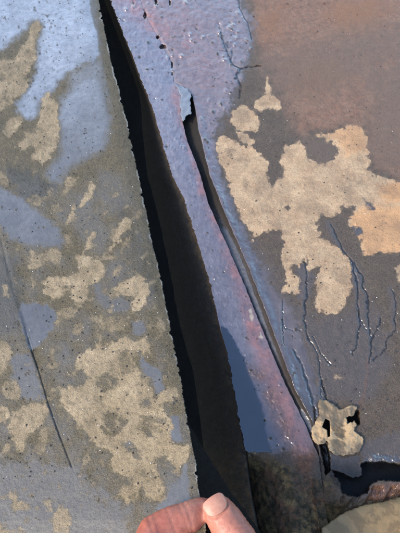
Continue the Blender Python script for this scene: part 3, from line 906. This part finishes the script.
M_SCRAP = scrap_mat("torn_scrap", (.40, .27, .14), (.50, .36, .20), (.20, .145, .082), .42)
M_LIP = scrap_mat("tan_lip", (.24, .155, .066), (.30, .20, .09), (.19, .122, .052), .42, .5)
scz = lambda x, y: .0032 + .0022 * mnoise.noise(Vector((x * .06, y * .06, 2))) + .0011 * mnoise.noise(Vector((x * .17, y * .17, 5))) + .0004 * mnoise.noise(Vector((x * .45, y * .45, 8))) + .0035 * max(0, (x - 345) / 20) ** 2 * (y < 426)
sdamp = Z()
blob(sdamp, [(331, 418), (342, 422), (346, 432), (342, 440), (336, 436), (331, 428)], 1, .8, 2.5, 1)
blob(sdamp, [(330, 441), (338, 438), (346, 444), (344, 452), (334, 452)], .8, 1, 2.5, 1)
blob(sdamp, [(318, 398), (328, 400), (331, 407), (326, 414), (319, 412)], .6, 2, 2, 1)
blob(sdamp, [(350, 452), (360, 444), (364, 448), (358, 455)], .7, 1.5, 2, 1)
scrap = cut_sheet("membrane_scrap", SCR, [SH], scz, .0012, M_SCRAP, .6, sdamp)
tag(scrap, "torn curled tan membrane scrap with a hole beside the black tar", "membrane scrap")

# ---- peeled pale tip at the head of the slit
TIPO = [(175.5, 84), (178, 85.5), (181, 85), (185, 88), (189, 90), (191.5, 96), (190, 101), (191, 108), (190.5, 114), (186, 116), (183, 121.5), (182, 120), (181.5, 113), (180, 105), (181, 97), (178, 90)]
tpz = lambda x, y: .0022 + .0035 * max(0, (x - 176) / 15) * max(0, min(1, (y - 82) / 22)) + .0008 * mnoise.noise(Vector((x * .2, y * .2, 3)))
M_TIP = plain("pale_peeling_paint", (.19, .21, .235), (.14, .155, .18), .35, 160, .0006, .5)
tipo = cut_sheet("peeled_tip", TIPO, [], tpz, .0014, M_TIP, .6)
tag(tipo, "pale blue peeled tip at the head of the slit")
tipo.parent = strip
# ---- tan wet lip in the corner
LIP = [(322, 528), (330, 521), (340, 515), (348, 511), (355, 508), (365, 505), (375, 503), (388, 500), (400, 497), (480, 482), (480, 600), (330, 600), (318, 560)]
lz = lambda x, y: .004 + .006 * (1 - math.exp(-max(0, (y - (497 + (400 - x) * .085 + max(0, 350 - x) * .35))) / 6)) + .0008 * mnoise.noise(Vector((x * .12, y * .12, 1)))
lip = cut_sheet("membrane_lip", LIP, [], lz, .003, M_LIP, 1.2)
tag(lip, "wet olive tan membrane edge below the tar filled crack", "roofing membrane")


# ---- grit
def grit(name, n, mat, seed, rmin, rmax, label):
    r = random.Random(seed)
    bm = bmesh.new()
    for _ in range(n):
        if r.random() < .62:
            y = r.uniform(-40, 490); x = r.uniform(-50, float(E(y)) - 3); z = float(flap_z(x, y) + samp(f_h, np.array(x), np.array(y)) * hscale(y))
        else:
            y = r.uniform(-40, 440); x = r.uniform(float(R(y)) + 4, 450); z = float(samp(r_h, np.array(x), np.array(y)) * hscale(y)) + .0008
        q = r.uniform(rmin, rmax)
        p = V(x, y, z)
        g = bmesh.ops.create_icosphere(bm, subdivisions=1, radius=q)
        rot = Vector((r.random(), r.random(), r.random()))
        for v in g['verts']:
            v.co *= .75 + .5 * r.random()
            v.co.z *= .7
            v.co += p + Vector((0, 0, q * .35))
    me = bpy.data.meshes.new(name); bm.to_mesh(me); bm.free(); me.materials.append(mat)
    o = bpy.data.objects.new(name, me); col.objects.link(o)
    tag(o, label, "grit", kind="stuff")
    return o


grit("dark_grit", 900, M_GRIT_D, 3, .0003, .0008, "fine dark grit scattered over the wet membranes")
grit("pale_grit", 330, M_GRIT_L, 4, .00016, .0005, "fine pale grit scattered over the wet membranes")

# ------------------------------------------------------------------ hand
def skin_mat():
    m, t, b = mat_new("skin"); g = G(t)
    n = g.noise(110, 5, .6); n2 = g.noise(900, 4, .6)
    c = g.mix(g.ramp(n, .35, .68), (.38, .10, .062), (.47, .165, .105))
    c = g.mix(g.ramp(g.noise(45, 3, .5), .42, .62, 0, .5), c, (.50, .235, .155))
    c = g.mix(g.ramp(n2, .5, .75, 0, .35), c, (.20, .06, .036))
    c = g.mix(g.ramp(g.noise(75, 6, .7), .55, .72, 0, .5), c, (.16, .065, .042))
    g.put(b.inputs["Base Color"], c)
    b.inputs["Roughness"].default_value = .48
    b.inputs["Subsurface Weight"].default_value = .35
    b.inputs["Subsurface Radius"].default_value = (.004, .0016, .0009)
    b.inputs["Subsurface Scale"].default_value = .6
    wv = t.nodes.new("ShaderNodeTexVoronoi"); wv.inputs["Scale"].default_value = 900; wv.feature = 'DISTANCE_TO_EDGE'
    t.links.new(g.pos(), wv.inputs["Vector"])
    nb = g.bump(wv.outputs["Distance"], .0003, .3)
    nb = g.bump(g.noise(160, 4, .6), .0009, .3, nb)
    t.links.new(nb, b.inputs["Normal"])
    return m


M_SKIN = skin_mat()
M_NAIL = plain("fingernail", (.40, .17, .11), (.48, .24, .16), .45, 260, .0003, 0)


def build_hand():
    bm = bmesh.new()
    def chain(pts):
        for (a, ra), (b, rb) in zip(pts[:-1], pts[1:]):
            L = (b - a).length
            k = max(2, int(L / .0016))
            for i in range(k + 1):
                f = i / k
                g = bmesh.ops.create_icosphere(bm, subdivisions=2, radius=ra + (rb - ra) * f)
                c = a.lerp(b, f)
                for v in g['verts']: v.co += c
    th_tip = V(220, 511, .0690)
    th_ip = V(239, 543, .0690)
    th_mcp = V(262, 600, .058)
    cmc = V(262, 690, .050)
    chain([(V(218, 508.5, .0690), .0076), (th_tip + Vector((0, -.001, 0)), .0090), (V(228, 525, .0690), .0103), (th_ip, .0112), (V(249, 566, .066), .0104), (th_mcp, .0118), (cmc, .016)])
    i_mcp = V(120, 640, .078)
    i_pip = V(155, 532, .0665)
    i_dip = V(188, 517, .0645)
    chain([(i_mcp, .0115), (V(140, 570, .074), .0098), (i_pip, .0096), (V(171, 523, .066), .0090), (i_dip, .0088), (V(200, 511, .0625), .0076), (V(206, 511, .060), .0068)])
    for k in range(3):          # curled remaining fingers
        o = 20 * (k + 1)
        chain([(V(112 - o, 655 + 6 * k, .076), .011), (V(122 - o, 590 + 12 * k, .080), .0098), (V(140 - o, 575 + 14 * k, .066), .009), (V(160 - o * .8, 590 + 14 * k, .058), .0085), (V(172 - o * .8, 615 + 14 * k, .060), .008)])
    wr = V(170, 830, .060)
    for a in (i_mcp, V(100, 660, .076), V(78, 668, .074), V(56, 676, .070)):
        chain([(a, .0125), (a.lerp(wr, .5), .016), (wr, .021)])
    chain([(cmc, .016), (wr, .021)])
    chain([(V(190, 640, .062), .012), (wr, .02)])
    chain([(wr, .024), (wr + Vector((.01, -.10, .005)), .028), (wr + Vector((.02, -.2, .01)), .032)])
    me = bpy.data.meshes.new("hand"); bm.to_mesh(me); bm.free()
    o = bpy.data.objects.new("hand", me); col.objects.link(o)
    rm = o.modifiers.new("r", 'REMESH'); rm.mode = 'VOXEL'; rm.voxel_size = .0009
    sm = o.modifiers.new("s", 'SMOOTH'); sm.factor = .5; sm.iterations = 8
    dg = bpy.context.evaluated_depsgraph_get()
    ev = o.evaluated_get(dg)
    me2 = bpy.data.meshes.new_from_object(ev)
    o.modifiers.clear(); o.data = me2
    me2.name = "hand"
    # knuckle creases and folds
    n = len(me2.vertices)
    c = np.empty(n * 3, np.float32); me2.vertices.foreach_get("co", c); c = c.reshape(-1, 3)
    nr = np.empty(n * 3, np.float32); me2.vertices.foreach_get("normal", nr); nr = nr.reshape(-1, 3)
    def crease(p, ax, span, width, depth):
        d = c - np.array(p)
        a = d @ np.array(ax.normalized())
        rr = np.linalg.norm(d, axis=1)
        wob = .0006 * np.sin(c[:, 0] * 900 + c[:, 1] * 500)
        return -depth * np.exp(-((a + wob) / width) ** 2) * np.exp(-(rr / span) ** 4)
    tax = (th_ip - th_tip)
    off = sum(crease(th_ip + tax.normalized() * q, tax, .015, .0008, .00042) for q in (-.0065, -.004, -.0018, .0008, .0032, .006))
    iax = (i_dip - i_pip)
    off = off + sum(crease(i_pip.lerp(i_dip, f), iax, .014, .0005, .00042) for f in (-.06, .04, .13, .5, .86, .97))
    off = off + .00009 * fbm((c @ np.array(tax.normalized())) * 1000, c[:, 0] * 250 - c[:, 1] * 150, 1.3, 2, 78)
    off = off + .0004 * fbm(c[:, 0] * 1000 + c[:, 2] * 300, c[:, 1] * 1000, 6, 3, 77)
    nax = np.array((th_tip - th_ip).normalized()); ncen = np.array(th_tip + Vector((0, -.001, 0)))
    dd = c - ncen
    al = dd @ nax - .0040
    pr = dd - np.outer(dd @ nax, nax)
    upv = CAM - ncen; upv = upv - nax * (upv @ nax); upv /= np.linalg.norm(upv)
    sdv = np.cross(nax, upv)
    ww_ = np.arctan2(pr @ sdv, pr @ upv) * .0089
    q = (np.abs(al / .0052) ** 3 + np.abs(ww_ / .0066) ** 3) ** (1 / 3)
    ok = (np.linalg.norm(dd, axis=1) < .02)
    off = off + ok * (-.0007 * np.exp(-((q - 1.03) / .10) ** 2) + .00035 * np.exp(-((q - 1.3) / .16) ** 2)) * (al < .003)
    c = c + nr * off[:, None]
    me2.vertices.foreach_set("co", c.reshape(-1))
    me2.update()
    me2.materials.clear(); me2.materials.append(M_SKIN)
    me2.polygons.foreach_set("use_smooth", np.ones(len(me2.polygons), bool))
    tag(o, "bare hand pinching the lifted membrane edge between thumb and bent forefinger", "hand")
    # thumb nail: curved plate seated on the thumb tip
    ax = (th_tip - th_ip).normalized()
    up = (Vector(CAM.tolist()) - th_tip); up = (up - ax * up.dot(ax)).normalized()
    sd = ax.cross(up).normalized()
    up = (up + sd * .0).normalized()
    R0 = .0089
    cen = th_tip + Vector((0, -.001, 0))
    nb = bmesh.new()
    nu, nvv = 18, 22
    rings = {}
    for lay, lift in ((0, .00055), (1, -.0012)):
        for j in range(nvv + 1):
            f = j / nvv * 2 - 1
            for i in range(nu + 1):
                e = i / nu * 2 - 1
                # superellipse outline, straighter at the free end
                L = (.0046 if f > 0 else .0050)
                ww = .0066 * (1 - abs(f) ** (4.5 if f > 0 else 2.6) * (.28 if f > 0 else .45))
                fl = f * (1 - .10 * e * e)
                th_ = e * ww / R0
                along = fl * L + .0040
                rad = R0 + lift - .0012 * max(0, f) ** 2 - .00045 * (max(0, abs(e) - .6) / .4) ** 2 - .0006 * max(0, -f) ** 3
                rings[lay, j, i] = nb.verts.new(cen + ax * along + up * (R0 + .0004 + (lift if lay else lift * .5) - .5 * (e * ww) ** 2 / (R0 * 1.25) - .0007 * max(0, f) ** 2 - .0004 * max(0, -f) ** 4) + sd * (e * ww))
    for lay in (0, 1):
        for j in range(nvv):
            for i in range(nu):
                q = [rings[lay, j, i], rings[lay, j, i + 1], rings[lay, j + 1, i + 1], rings[lay, j + 1, i]]
                nb.faces.new(q if lay else q[::-1]).smooth = True
    loop = [(0, i) for i in range(nu)] + [(j, nu) for j in range(nvv)] + [(nvv, i) for i in range(nu, 0, -1)] + [(j, 0) for j in range(nvv, 0, -1)]
    for a, b in zip(loop, loop[1:] + loop[:1]):
        nb.faces.new((rings[0, a[0], a[1]], rings[0, b[0], b[1]], rings[1, b[0], b[1]], rings[1, a[0], a[1]]))
    bmesh.ops.recalc_face_normals(nb, faces=nb.faces)
    mn = bpy.data.meshes.new("fingernail"); nb.to_mesh(mn); nb.free(); mn.materials.append(M_NAIL)
    no = bpy.data.objects.new("fingernail", mn); col.objects.link(no)
    no.parent = o
    return o


build_hand()
